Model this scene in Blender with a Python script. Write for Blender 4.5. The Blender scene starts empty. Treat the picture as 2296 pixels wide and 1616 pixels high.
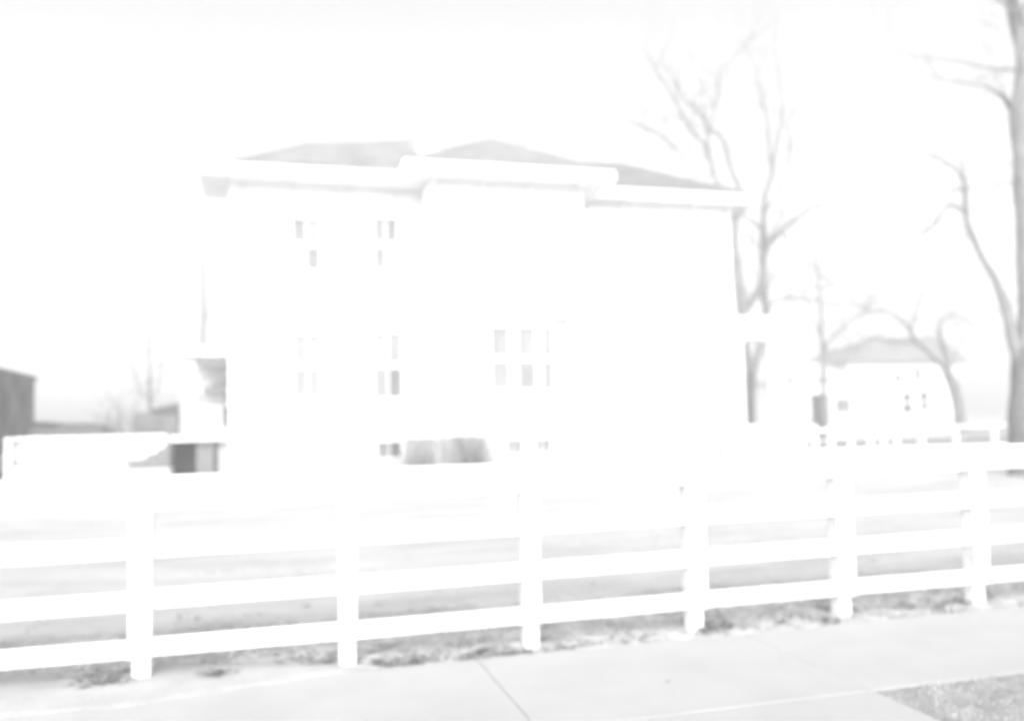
import bpy, math, random
from mathutils import Vector, Matrix, noise
random.seed(7)
scene = bpy.context.scene
COL = scene.collection

# ------------------------------------------------------------------ camera
CAM_H = 1.65
FPX = 1955.0
ROT = Matrix(((0.9636512258532666, 0.002732987027377387, -0.2671494819261396),
              (-0.2663558267153228, -0.0678651287227878, -0.9614826560465022),
              (-0.02075785360516698, 0.9976907612508736, -0.06467036746732484)))
cd = bpy.data.cameras.new('camera')
cam = bpy.data.objects.new('camera', cd)
COL.objects.link(cam)
M4 = ROT.to_4x4()
M4.translation = Vector((0, 0, CAM_H))
cam.matrix_world = M4
cd.sensor_width = 36
cd.lens = FPX / 2296 * 36
cd.clip_end = 2000
cd.dof.use_dof = True
cd.dof.focus_distance = 2.4
cd.dof.aperture_fstop = 1.25
scene.camera = cam
scene.render.resolution_x = 1024
scene.render.resolution_y = 720

# ------------------------------------------------------------------ sky, sun, exposure
SUN_EL, SUN_ROT = math.radians(32), math.radians(198)
w = bpy.data.worlds.new('World')
scene.world = w
w.use_nodes = True
nt = w.node_tree
nt.nodes.clear()
sky = nt.nodes.new('ShaderNodeTexSky')
sky.sky_type = 'NISHITA'
sky.sun_disc = False
sky.sun_elevation = SUN_EL
sky.sun_rotation = SUN_ROT
sky.dust_density = 3.0
bw = nt.nodes.new('ShaderNodeRGBToBW')
bg = nt.nodes.new('ShaderNodeBackground')
out = nt.nodes.new('ShaderNodeOutputWorld')
nt.links.new(sky.outputs[0], bw.inputs[0])
nt.links.new(bw.outputs[0], bg.inputs[0])
nt.links.new(bg.outputs[0], out.inputs[0])
bg.inputs[1].default_value = 0.12

sd = bpy.data.lights.new('sun', 'SUN')
sd.energy = 1.25
sd.angle = math.radians(35)
sun = bpy.data.objects.new('sun', sd)
COL.objects.link(sun)
dsun = Vector((math.sin(SUN_ROT) * math.cos(SUN_EL), math.cos(SUN_ROT) * math.cos(SUN_EL), math.sin(SUN_EL)))
sun.rotation_euler = dsun.to_track_quat('Z', 'Y').to_euler()
sun.location = (0, 0, 30)

scene.view_settings.view_transform = 'Standard'
scene.view_settings.look = 'None'
scene.view_settings.gamma = 1
scene.view_settings.use_curve_mapping = False
scene.view_settings.exposure = 1.72
scene.cycles.volume_bounces = 1
scene.cycles.filter_width = 2.0

# ------------------------------------------------------------------ pixel to world helpers
def ray(px, py):
    return ROT @ Vector((px - 1148, 808 - py, -FPX))
def at(px, py, Y):
    d = ray(px, py)
    t = Y / d.y
    return Vector((d.x * t, Y, CAM_H + d.z * t))
def gp(px, py, z=0.0):
    d = ray(px, py)
    t = (z - CAM_H) / d.z
    return Vector((d.x * t, d.y * t, z))
def pxsize(p):                       # metres covered by one photo pixel at point p
    v = p - Vector((0, 0, CAM_H))
    fwd = -Vector((ROT[0][2], ROT[1][2], ROT[2][2]))
    return v.dot(fwd) / FPX

# ------------------------------------------------------------------ materials (monochrome: the photograph is black and white)
def mat(name, c, rough=0.8, var=0.15, scale=6.0, detail=6, bump=0.0, bscale=40.0, spec=0.3, c2=None, streak=None):
    m = bpy.data.materials.new(name)
    m.use_nodes = True
    n, l = m.node_tree.nodes, m.node_tree.links
    b = n['Principled BSDF']
    b.inputs['Roughness'].default_value = rough
    b.inputs['Specular IOR Level'].default_value = spec
    tc = n.new('ShaderNodeTexCoord')
    mp = n.new('ShaderNodeMapping')
    l.new(tc.outputs['Object'], mp.inputs[0])
    if streak:
        mp.inputs['Scale'].default_value = streak
    nz = n.new('ShaderNodeTexNoise')
    nz.inputs['Scale'].default_value = scale
    nz.inputs['Detail'].default_value = detail
    nz.inputs['Roughness'].default_value = 0.62
    l.new(mp.outputs[0], nz.inputs[0])
    cr = n.new('ShaderNodeValToRGB')
    lo = c * (1 - var) if c2 is None else c2
    hi = min(c * (1 + var), 0.95) if c2 is None else c
    cr.color_ramp.elements[0].position = 0.34
    cr.color_ramp.elements[1].position = 0.66
    cr.color_ramp.elements[0].color = (lo, lo, lo, 1)
    cr.color_ramp.elements[1].color = (hi, hi, hi, 1)
    l.new(nz.outputs[0], cr.inputs[0])
    l.new(cr.outputs[0], b.inputs['Base Color'])
    if bump:
        nb = n.new('ShaderNodeTexNoise')
        nb.inputs['Scale'].default_value = bscale
        nb.inputs['Detail'].default_value = 5
        l.new(mp.outputs[0], nb.inputs[0])
        bp = n.new('ShaderNodeBump')
        bp.inputs['Strength'].default_value = bump
        bp.inputs['Distance'].default_value = 0.02
        l.new(nb.outputs[0], bp.inputs['Height'])
        l.new(bp.outputs[0], b.inputs['Normal'])
    return m

M = {}
M['white'] = mat('white_paint', 0.8, 0.55, 0.05, 3, bump=0.1, bscale=60)
M['fence'] = mat('fence_paint', 0.78, 0.6, 0.06, 5, bump=0.25, bscale=30, streak=(0.4, 1, 4))
M['wall'] = mat('house_wall_paint', 0.8, 0.7, 0.04, 1.5, bump=0.15, bscale=8, streak=(0.3, 0.3, 8))
M['roof'] = mat('roof_shingle', 0.265, 0.9, 0.22, 1.6, bump=0.5, bscale=25, streak=(1, 1, 1))
M['roof_dark'] = mat('dark_roof', 0.10, 0.9, 0.25, 4, bump=0.4)
M['stone'] = mat('foundation_stone', 0.68, 0.9, 0.1, 4, bump=0.4, bscale=12)
M['concrete'] = mat('sidewalk_concrete', 0.42, 0.85, 0.05, 1.6, bump=0.25, bscale=70)
M['bark'] = mat('bark', 0.145, 0.95, 0.4, 14, bump=0.9, bscale=30, streak=(1, 1, 0.25))
M['bark_bloom'] = mat('bloom_bark', 0.23, 0.95, 0.35, 12, bump=0.8, bscale=30, streak=(1, 1, 0.25))  # bark lightened: the sky's bloom round the limbs is put into the colour
M['twig'] = mat('twig_bark', 0.22, 0.95, 0.2, 20)
M['void'] = mat('near_black_and_shade', 0.045, 0.9, 0.2, 5)  # near-black for dark parts; in open recesses it stands for shade
M['board_dark'] = mat('dark_weathered_boards', 0.22, 0.9, 0.3, 6, bump=0.3, streak=(6, 6, 0.6))
M['asphalt'] = mat('asphalt', 0.06, 0.9, 0.2, 3)
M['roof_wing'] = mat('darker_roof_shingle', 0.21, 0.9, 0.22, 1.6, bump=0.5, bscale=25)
M['grey'] = mat('weathered_boards', 0.45, 0.9, 0.2, 6, bump=0.3, streak=(6, 6, 0.6))
M['brick'] = mat('dark_brick', 0.1, 0.95, 0.75, 0.8, bump=0.5, bscale=20)
M['brick_joint'] = mat('mortar', 0.16, 0.95, 0.2, 8)
M['grass'] = mat('winter_grass', 0.56, 0.9, 0.0, 4.5, detail=3, c2=0.4)
M['grass_dark'] = mat('verge_grass', 0.5, 0.9, 0.0, 3.0, detail=3, c2=0.4)
M['leaf'] = mat('dead_leaf', 0.22, 0.85, 0.5, 3)
M['sand'] = mat('bare_sandy_soil', 0.46, 0.95, 0.0, 2.6, detail=8, bump=0.6, bscale=40, c2=0.37)
M['car'] = mat('dark_car_paint', 0.07, 0.35, 0.1, 3, spec=0.5)
M['glassd'] = mat('dark_window_glass', 0.10, 0.08, 0.1, 2, spec=0.6)
M['metal'] = mat('grey_metal', 0.35, 0.5, 0.15, 6)
def glass(name, c):  # pane tones mix curtains with sky reflection and fade, painted into the colour
    return mat(name, c, 0.12, 0.16, 1.7, spec=0.6, streak=(1, 1, 0.5))
G = [glass('curtain_and_glare_palest', 0.29), glass('curtain_and_glare_pale', 0.245),
     glass('curtain_and_glare_mid', 0.2), glass('window_glass_grey', 0.17), glass('window_glass_dark', 0.13)]
BLIND_GLARE2 = mat('grey_blind_and_glare', 0.42, 0.2, 0.08, 2, spec=0.5)  # near-white panes: glare painted in with the blinds so these windows fade
BLIND_GLARE = mat('white_blind_and_glare', 0.62, 0.2, 0.05, 2, spec=0.5)

# ground: pale mottled sand and dead grass, darker soil showing along the fence
def ground_mat():
    m = bpy.data.materials.new('lawn_ground')
    m.use_nodes = True
    n, l = m.node_tree.nodes, m.node_tree.links
    b = n['Principled BSDF']
    b.inputs['Roughness'].default_value = 0.95
    b.inputs['Specular IOR Level'].default_value = 0.1
    geo = n.new('ShaderNodeNewGeometry')
    sep = n.new('ShaderNodeSeparateXYZ')
    l.new(geo.outputs['Position'], sep.inputs[0])
    def nz(scale, detail, rough=0.6, st=None):
        t = n.new('ShaderNodeTexNoise')
        t.inputs['Scale'].default_value = scale
        t.inputs['Detail'].default_value = detail
        t.inputs['Roughness'].default_value = rough
        if st:
            mp = n.new('ShaderNodeMapping')
            mp.inputs['Scale'].default_value = st
            l.new(geo.outputs['Position'], mp.inputs[0])
            l.new(mp.outputs[0], t.inputs[0])
        else:
            l.new(geo.outputs['Position'], t.inputs[0])
        return t.outputs[0]
    def ramp(src, stops):
        r = n.new('ShaderNodeValToRGB')
        e = r.color_ramp.elements
        while len(e) < len(stops):
            e.new(0.5)
        for k, (p, c) in enumerate(stops):
            e[k].position = p
            e[k].color = (c, c, c, 1)
        l.new(src, r.inputs[0])
        return r.outputs[0]
    # mottled soil near the fence
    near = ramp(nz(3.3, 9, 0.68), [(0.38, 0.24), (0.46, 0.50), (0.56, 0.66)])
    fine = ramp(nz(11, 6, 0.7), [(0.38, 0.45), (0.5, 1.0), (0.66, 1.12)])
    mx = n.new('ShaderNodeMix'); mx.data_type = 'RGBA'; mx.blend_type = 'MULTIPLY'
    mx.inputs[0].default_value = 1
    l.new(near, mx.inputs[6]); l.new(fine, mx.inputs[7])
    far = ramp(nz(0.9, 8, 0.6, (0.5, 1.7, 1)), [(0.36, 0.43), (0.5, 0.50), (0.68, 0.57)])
    # how far from the road: the far tone takes over towards the house, broken up by noise
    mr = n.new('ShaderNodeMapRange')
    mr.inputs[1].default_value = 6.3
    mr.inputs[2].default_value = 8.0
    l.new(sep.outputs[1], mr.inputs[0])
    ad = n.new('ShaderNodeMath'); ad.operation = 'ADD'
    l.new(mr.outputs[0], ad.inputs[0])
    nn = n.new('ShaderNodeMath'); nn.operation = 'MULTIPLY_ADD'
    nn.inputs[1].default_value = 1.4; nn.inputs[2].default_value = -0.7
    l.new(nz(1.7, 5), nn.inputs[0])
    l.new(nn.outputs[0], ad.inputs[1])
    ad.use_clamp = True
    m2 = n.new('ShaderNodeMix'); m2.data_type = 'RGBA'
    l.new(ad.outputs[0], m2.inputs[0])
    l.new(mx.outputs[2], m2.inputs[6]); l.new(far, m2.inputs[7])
    l.new(m2.outputs[2], b.inputs['Base Color'])
    bp = n.new('ShaderNodeBump')
    bp.inputs['Strength'].default_value = 0.7
    bp.inputs['Distance'].default_value = 0.03
    l.new(nz(14, 8, 0.7), bp.inputs['Height'])
    l.new(bp.outputs[0], b.inputs['Normal'])
    return m
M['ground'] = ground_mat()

# ------------------------------------------------------------------ mesh helpers
class MB:
    def __init__(s):
        s.v, s.f = [], []
    def add(s, vs, fs):
        o = len(s.v)
        s.v += [tuple(v) for v in vs]
        s.f += [tuple(i + o for i in f) for f in fs]
        return s
    def box(s, x0, x1, y0, y1, z0, z1):
        vs = [(x0, y0, z0), (x1, y0, z0), (x1, y1, z0), (x0, y1, z0), (x0, y0, z1), (x1, y0, z1), (x1, y1, z1), (x0, y1, z1)]
        return s.add(vs, [(3, 2, 1, 0), (4, 5, 6, 7), (0, 1, 5, 4), (1, 2, 6, 5), (2, 3, 7, 6), (3, 0, 4, 7)])
    def prism(s, pts, y0, y1):       # polygon in x,z swept along y
        n = len(pts)
        vs = [(x, y0, z) for x, z in pts] + [(x, y1, z) for x, z in pts]
        fs = [tuple(range(n - 1, -1, -1)), tuple(range(n, 2 * n))] + [(i, (i + 1) % n, n + (i + 1) % n, n + i) for i in range(n)]
        return s.add(vs, fs)
    def plan(s, pts, z0, z1):        # polygon in x,y swept along z
        n = len(pts)
        vs = [(x, y, z0) for x, y in pts] + [(x, y, z1) for x, y in pts]
        fs = [tuple(range(n - 1, -1, -1)), tuple(range(n, 2 * n))] + [(i, (i + 1) % n, n + (i + 1) % n, n + i) for i in range(n)]
        return s.add(vs, fs)
    def bar(s, a, b, w, h):          # rectangular bar from a to b
        a, b = Vector(a), Vector(b)
        d = (b - a).normalized()
        up = Vector((0, 0, 1)) if abs(d.z) < 0.9 else Vector((0, 1, 0))
        u = d.cross(up).normalized() * w / 2
        v = u.cross(d).normalized() * h / 2
        vs = [a - u - v, a + u - v, a + u + v, a - u + v, b - u - v, b + u - v, b + u + v, b - u + v]
        return s.add(vs, [(3, 2, 1, 0), (4, 5, 6, 7), (0, 1, 5, 4), (1, 2, 6, 5), (2, 3, 7, 6), (3, 0, 4, 7)])
    def tube(s, pts, rad, sides=8, rough=0.0):
        pts = [Vector(p) for p in pts]
        o = len(s.v)
        n = len(pts)
        ref = Vector((0.3, 1, 0.1)).normalized()
        for i, p in enumerate(pts):
            d = (pts[min(i + 1, n - 1)] - pts[max(i - 1, 0)]).normalized()
            u = d.cross(ref)
            if u.length < 1e-3:
                u = d.cross(Vector((1, 0, 0)))
            u.normalize()
            v = d.cross(u)
            for k in range(sides):
                a = 2 * math.pi * k / sides
                r = rad[i]
                if rough:
                    r *= 1 + rough * noise.noise(Vector((math.cos(a) * 1.6, math.sin(a) * 1.6, p.z * 1.3 + p.x)))
                s.v.append(tuple(p + (u * math.cos(a) + v * math.sin(a)) * r))
        for i in range(n - 1):
            for k in range(sides):
                k2 = (k + 1) % sides
                s.f.append((o + i * sides + k, o + i * sides + k2, o + (i + 1) * sides + k2, o + (i + 1) * sides + k))
        s.f.append(tuple(o + k for k in range(sides - 1, -1, -1)))
        s.f.append(tuple(o + (n - 1) * sides + k for k in range(sides)))
        return s
    def build(s, name, m, parent=None, bevel=0.0, smooth=False):
        me = bpy.data.meshes.new(name)
        me.from_pydata(s.v, [], s.f)
        me.materials.append(m)
        if smooth:
            me.polygons.foreach_set('use_smooth', [True] * len(me.polygons))
        me.update()
        ob = bpy.data.objects.new(name, me)
        COL.objects.link(ob)
        if parent is not None:
            ob.parent = parent
            ob.matrix_parent_inverse = Matrix.Translation(-parent_loc(parent))
        if bevel:
            bv = ob.modifiers.new('bevel', 'BEVEL')
            bv.width = bevel
            bv.segments = 2
        return ob
def parent_loc(p):
    v = Vector(p.location)
    if p.parent is not None:
        return Vector((0, 0, 0)) if p.type == 'MESH' else v
    return v
def tag(o, label=None, cat=None, group=None, kind=None):
    if label: o['label'] = label
    if cat: o['category'] = cat
    if group: o['group'] = group
    if kind: o['kind'] = kind
    return o
def thing(name, label, cat, loc=(0, 0, 0), group=None):
    o = bpy.data.objects.new(name, None)
    o.empty_display_size = 0.3
    COL.objects.link(o)
    o.location = loc
    return tag(o, label, cat, group)

# ------------------------------------------------------------------ ground
def build_ground():
    mb = MB()
    xs = [-150, -60, -25] + [-12 + 0.6 * i for i in range(60)] + [30, 60, 150]
    ys = [-40, -5, 2] + [3 + 0.4 * i for i in range(75)] + [40, 60, 90, 160]
    vs = []
    for y in ys:
        for x in xs:
            z = 0
            if 6.6 < y < 34:
                k = min(1, (y - 6.6) / 2) * min(1, (34 - y) / 4)
                z = 0.05 * noise.noise(Vector((x * 0.35, y * 0.35, 0))) * k
            vs.append((x, y, z))
    nx = len(xs)
    fs = [(j * nx + i, j * nx + i + 1, (j + 1) * nx + i + 1, (j + 1) * nx + i) for j in range(len(ys) - 1) for i in range(nx - 1)]
    mb.add(vs, fs)
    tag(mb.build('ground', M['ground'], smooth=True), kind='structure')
build_ground()

def build_verge():
    tag(MB().box(3.372, 40, -30, 4.438, -.05, .018).build('verge', mat('verge_soil', .34, .95, 0, 6, c2=.24, bump=.5), None), kind='structure')
build_verge()

def build_sidewalk():
    root = bpy.data.objects.new('sidewalk', None)
    COL.objects.link(root)
    root['kind'] = 'structure'
    x = 1.34 - 2.01 * 5  # joint spacing 2 m
    for i in range(14):
        if i == 3:
            continue
        x0, x1 = x + 2.01 * (i - (i == 4)) + 0.003, x + 2.01 * (i + 1) - 0.003
        mb = MB().box(x0, x1, 4.44, 5.86, -0.08, 0.028 + random.uniform(-0.002, 0.002))
        mb.build('slab', M['concrete'], root, bevel=0.005)
    for k, (xa, xb) in enumerate(((-4.7, -2.683), (-2.677, -.673), (-.667, 1.337), (1.343, 3.362))):
        for j in range(3):
            MB().box(xa, xb, 4.434 - 2.01 * (j + 1) + .006, 4.434 - 2.01 * j, -.08, .027).build('slab', M['concrete'], root, bevel=.005)
build_sidewalk()

# bare sandy patch left of the second post, spilling over the walk
def blob(name, cx, cy, rx, ry, z, m, seed, label=None):
    mb = MB()
    n, rings = 72, 10
    vs = [(cx, cy, z + 0.02)]
    for r in range(1, rings + 1):
        t = r / rings
        for k in range(n):
            a = 2 * math.pi * k / n
            q = 1 + 0.28 * noise.noise(Vector((math.cos(a) * 1.5 + seed, math.sin(a) * 1.5, 0))) + 0.12 * noise.noise(Vector((math.cos(a) * 6 + seed, math.sin(a) * 6, 3)))
            vs.append((cx + rx * q * t * math.cos(a), cy + ry * q * t * math.sin(a), z + 0.018 * (1 - t * t) - (0.03 if r == rings else 0)))
    fs = [(0, 1 + k, 1 + (k + 1) % n) for k in range(n)]
    for r in range(rings - 1):
        for k in range(n):
            fs.append((1 + r * n + k, 1 + (r + 1) * n + k, 1 + (r + 1) * n + (k + 1) % n, 1 + r * n + (k + 1) % n))
    mb.add(vs, fs)
    ob = mb.build(name, m, smooth=True)
    return tag(ob, label, kind='stuff')
o = blob('sandy_patch', -1.45, 6.02, 1.8, 0.5, 0.033, M['sand'], 2.0, 'pale bare sandy soil spilling onto the sidewalk at the left end of the fence')
o['category'] = 'bare soil'

# ------------------------------------------------------------------ grass and litter
def grass_field(name, m, regions, label):
    mb_v, mb_f = [], []
    for (x0, x1, y0, y1, n, hmin, hmax, thr) in regions:
        for _ in range(n):
            x, y = random.uniform(x0, x1), random.uniform(y0, y1)
            q = noise.noise(Vector((x * 1.1, y * 1.8, 5))) + 0.6 * noise.noise(Vector((x * 4, y * 4, 1)))
            if q < thr:
                continue
            if -2.9 < x < 0.15 and y < 6.38 - 0.0 * x and random.random() < 0.93:
                continue
            h = random.uniform(hmin, hmax) * (0.7 + 0.6 * max(0, q))
            a = random.uniform(0, 6.283)
            wd = random.uniform(0.003, 0.008)
            lx, ly = random.gauss(0, 0.5) * h, random.gauss(0, 0.5) * h
            b = len(mb_v)
            cx, cy = math.cos(a) * wd, math.sin(a) * wd
            mb_v += [(x - cx, y - cy, -0.01), (x + cx, y + cy, -0.01), (x + lx * 0.5 + cx * .6, y + ly * 0.5 + cy * .6, h * 0.6),
                     (x + lx * 0.5 - cx * .6, y + ly * 0.5 - cy * .6, h * 0.6), (x + lx * 1.3, y + ly * 1.3, h * random.uniform(0.7, 1))]
            mb_f += [(b, b + 1, b + 2, b + 3), (b + 3, b + 2, b + 4)]
    mb = MB()
    mb.v, mb.f = mb_v, mb_f
    ob = mb.build(name, m)
    return tag(ob, label, 'grass', kind='stuff')
grass_field('winter_grass', M['grass'], [(-3, 8.5, 5.87, 7.6, 60000, 0.02, 0.06, -0.12), (-5, 13, 7.6, 11, 30000, 0.02, 0.05, 0.08), (-8, 18, 11, 20, 20000, 0.02, 0.05, 0.22)],
            'short pale dead grass in tufts under and behind the white board fence')
grass_field('verge_grass', M['grass_dark'], [(3.36, 9, 2.2, 4.475, 60000, 0.02, 0.06, -0.6)], 'darker rough grass on the near side of the sidewalk')
def litter():
    mb = MB()
    for _ in range(3600):
        r = random.random()
        spot = False
        if r < 0.05:
            cx, cy, sx = random.choice([(-1.05, 6.2, .12), (-1.0, 6.05, .08), (-1.9, 5.95, .15), (-.35, 6.0, .05)])
            x, y, spot = random.gauss(cx, sx), random.gauss(cy, sx * .5), True
        elif r < 0.5:
            px = random.choice([3.08, 4.38, 5.77, 1.7, 0.5, -0.9, 5.4, 3.3, 6.6])
            x, y = random.gauss(px, 0.28), 5.9 + abs(random.gauss(0, 0.22))
        elif r < 0.68:
            x, y = random.uniform(-.1, 1.95), 5.89 + abs(random.gauss(0, 0.12))
        elif r < 0.93:
            x, y = random.uniform(-3, 8.5), 5.9 + abs(random.gauss(0, 0.9))
        else:
            x, y = random.uniform(0.5, 8), random.uniform(4.5, 5.86)
            if random.random() < 0.97:
                continue
        if not spot and noise.noise(Vector((x * 2.6, y * 3.6, 9))) < 0.05:
            continue
        if not spot and x < 0.1 and y < 6.3 and random.random() < 0.85:
            continue
        s = random.uniform(0.014, 0.036)
        a = random.uniform(0, 6.28)
        z = random.uniform(0.012, 0.035) + (0.025 if y < 5.88 else 0) + (0.035 if spot else 0)
        tz = random.uniform(-0.4, 0.8) * s
        c, d = math.cos(a) * s, math.sin(a) * s
        mb.add([(x - c, y - d, z), (x + d * .6, y - c * .6, z + tz), (x + c, y + d, z + tz * .3), (x - d * .6, y + c * .6, z + tz * .8)], [(0, 1, 2), (0, 2, 3)])
    ob = mb.build('fallen_leaves', M['leaf'])
    tag(ob, 'dark fallen leaves gathered round the feet of the fence posts', 'leaves', kind='stuff')
litter()

# ------------------------------------------------------------------ front board fence
YF = 6.11
def board_fence():
    root = thing('board_fence', 'long white four-board fence running along the near sidewalk', 'fence', (1.8, YF, 0))
    posts = [0.50 + 1.300 * k for k in range(-4, 8)]
    # board centre heights measured at x = -0.8 and their rise per metre
    rows = [(1.20, 0.20, 0.004), (0.868, 0.128, 0.0025), (0.537, 0.122, 0.0055), (0.236, 0.118, 0.002)]
    for k, x in enumerate(posts):
        g = 0.0
        w_ = 0.055
        jx = random.uniform(-0.004, 0.004)
        mb = MB().box(x - w_ + jx, x + w_ + jx, YF - 0.02, YF + 0.09, -0.3, 1.285)
        p = mb.build('post', M['fence'], root, bevel=0.006)
        # batten nailed over the board ends
        zb = 0.236 - 0.06 + 0.002 * (x + 0.8)
        bw_ = 0.057 if k in (4, 5) else 0.070
        b = MB().box(x - bw_, x + bw_, YF - 0.075, YF - 0.047, zb, 1.275)
        b.build('batten', M['fence'], root, bevel=0.004)
    for k in range(len(posts) - 1):
        x0, x1 = posts[k] + 0.004, posts[k + 1] - 0.004
        for zc, h, sl in rows:
            za, zb = zc + sl * (x0 + 0.8), zc + sl * (x1 + 0.8)
            za += random.uniform(-0.004, 0.004); zb += random.uniform(-0.004, 0.004)
            mb = MB().prism([(x0, za - h / 2), (x1, zb - h / 2), (x1, zb + h / 2), (x0, za + h / 2)], YF - 0.045, YF - 0.022)
            mb.build('board', M['fence'], root, bevel=0.003)
        mb = MB().prism([(x0, 1.288), (x1, 1.288 + random.uniform(-.003, .003)), (x1, 1.318), (x0, 1.318)], YF - 0.048, YF + 0.10)
        mb.build('cap_board', M['fence'], root, bevel=0.004)
board_fence()

# ------------------------------------------------------------------ windows
def window(parent, px0, px1, py0, py1, Y, tones, cols=2, rows=2, fr=0.07, label=None, sill=True):
    """px/py: glass opening as read in the photograph on the plane Y; a frame with panes set back in it"""
    a, b = at(px0, py0, Y), at(px1, py1, Y)
    c = at((px0 + px1) / 2, (py0 + py1) / 2, Y)
    x0, x1 = at(px0, (py0 + py1) / 2, Y).x, at(px1, (py0 + py1) / 2, Y).x
    z1, z0 = at((px0 + px1) / 2, py0, Y).z, at((px0 + px1) / 2, py1, Y).z
    return window_w(parent, x0, x1, z0, z1, Y, tones, cols, rows, fr, label, sill)
def window_w(parent, x0, x1, z0, z1, Y, tones, cols=2, rows=2, fr=0.07, label=None, sill=True):
    mb = MB()
    mb.box(x0 - fr, x0, Y - 0.07, Y, z0, z1)
    mb.box(x1, x1 + fr, Y - 0.07, Y, z0, z1)
    mb.box(x0 - fr - 0.03, x1 + fr + 0.03, Y - 0.10, Y, z1, z1 + fr * 1.4)
    if sill:
        mb.box(x0 - fr - 0.04, x1 + fr + 0.04, Y - 0.13, Y, z0 - fr, z0)
    mt = 0.03
    for c in range(1, cols):
        xc = x0 + (x1 - x0) * c / cols
        mb.box(xc - mt / 2, xc + mt / 2, Y - 0.045, Y, z0, z1)
    for r in range(1, rows):
        zc = z0 + (z1 - z0) * r / rows
        for c in range(cols):
            xa = x0 + (x1 - x0) * c / cols + (mt / 2 if c else 0)
            xb = x0 + (x1 - x0) * (c + 1) / cols - (mt / 2 if c < cols - 1 else 0)
            mb.box(xa, xb, Y - 0.05, Y, zc - 0.07, zc + 0.07)
    wo = mb.build('window', M['white'], parent)
    if label: wo['label'] = label
    k = 0
    for r in range(rows):
        for c in range(cols):
            xa = x0 + (x1 - x0) * c / cols + (mt / 2 if c else 0)
            xb = x0 + (x1 - x0) * (c + 1) / cols - (mt / 2 if c < cols - 1 else 0)
            zt_ = z1 - (z1 - z0) * r / rows - (.07 if r else 0)
            zb_ = z1 - (z1 - z0) * (r + 1) / rows + (.07 if r < rows - 1 else 0)
            t = tones[k % len(tones)]
            k += 1
            MB().box(xa + .001, xb - .001, Y - 0.02, Y - 0.006, zb_ + .001, zt_ - .001).build('pane', t, wo)
    return wo

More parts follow.
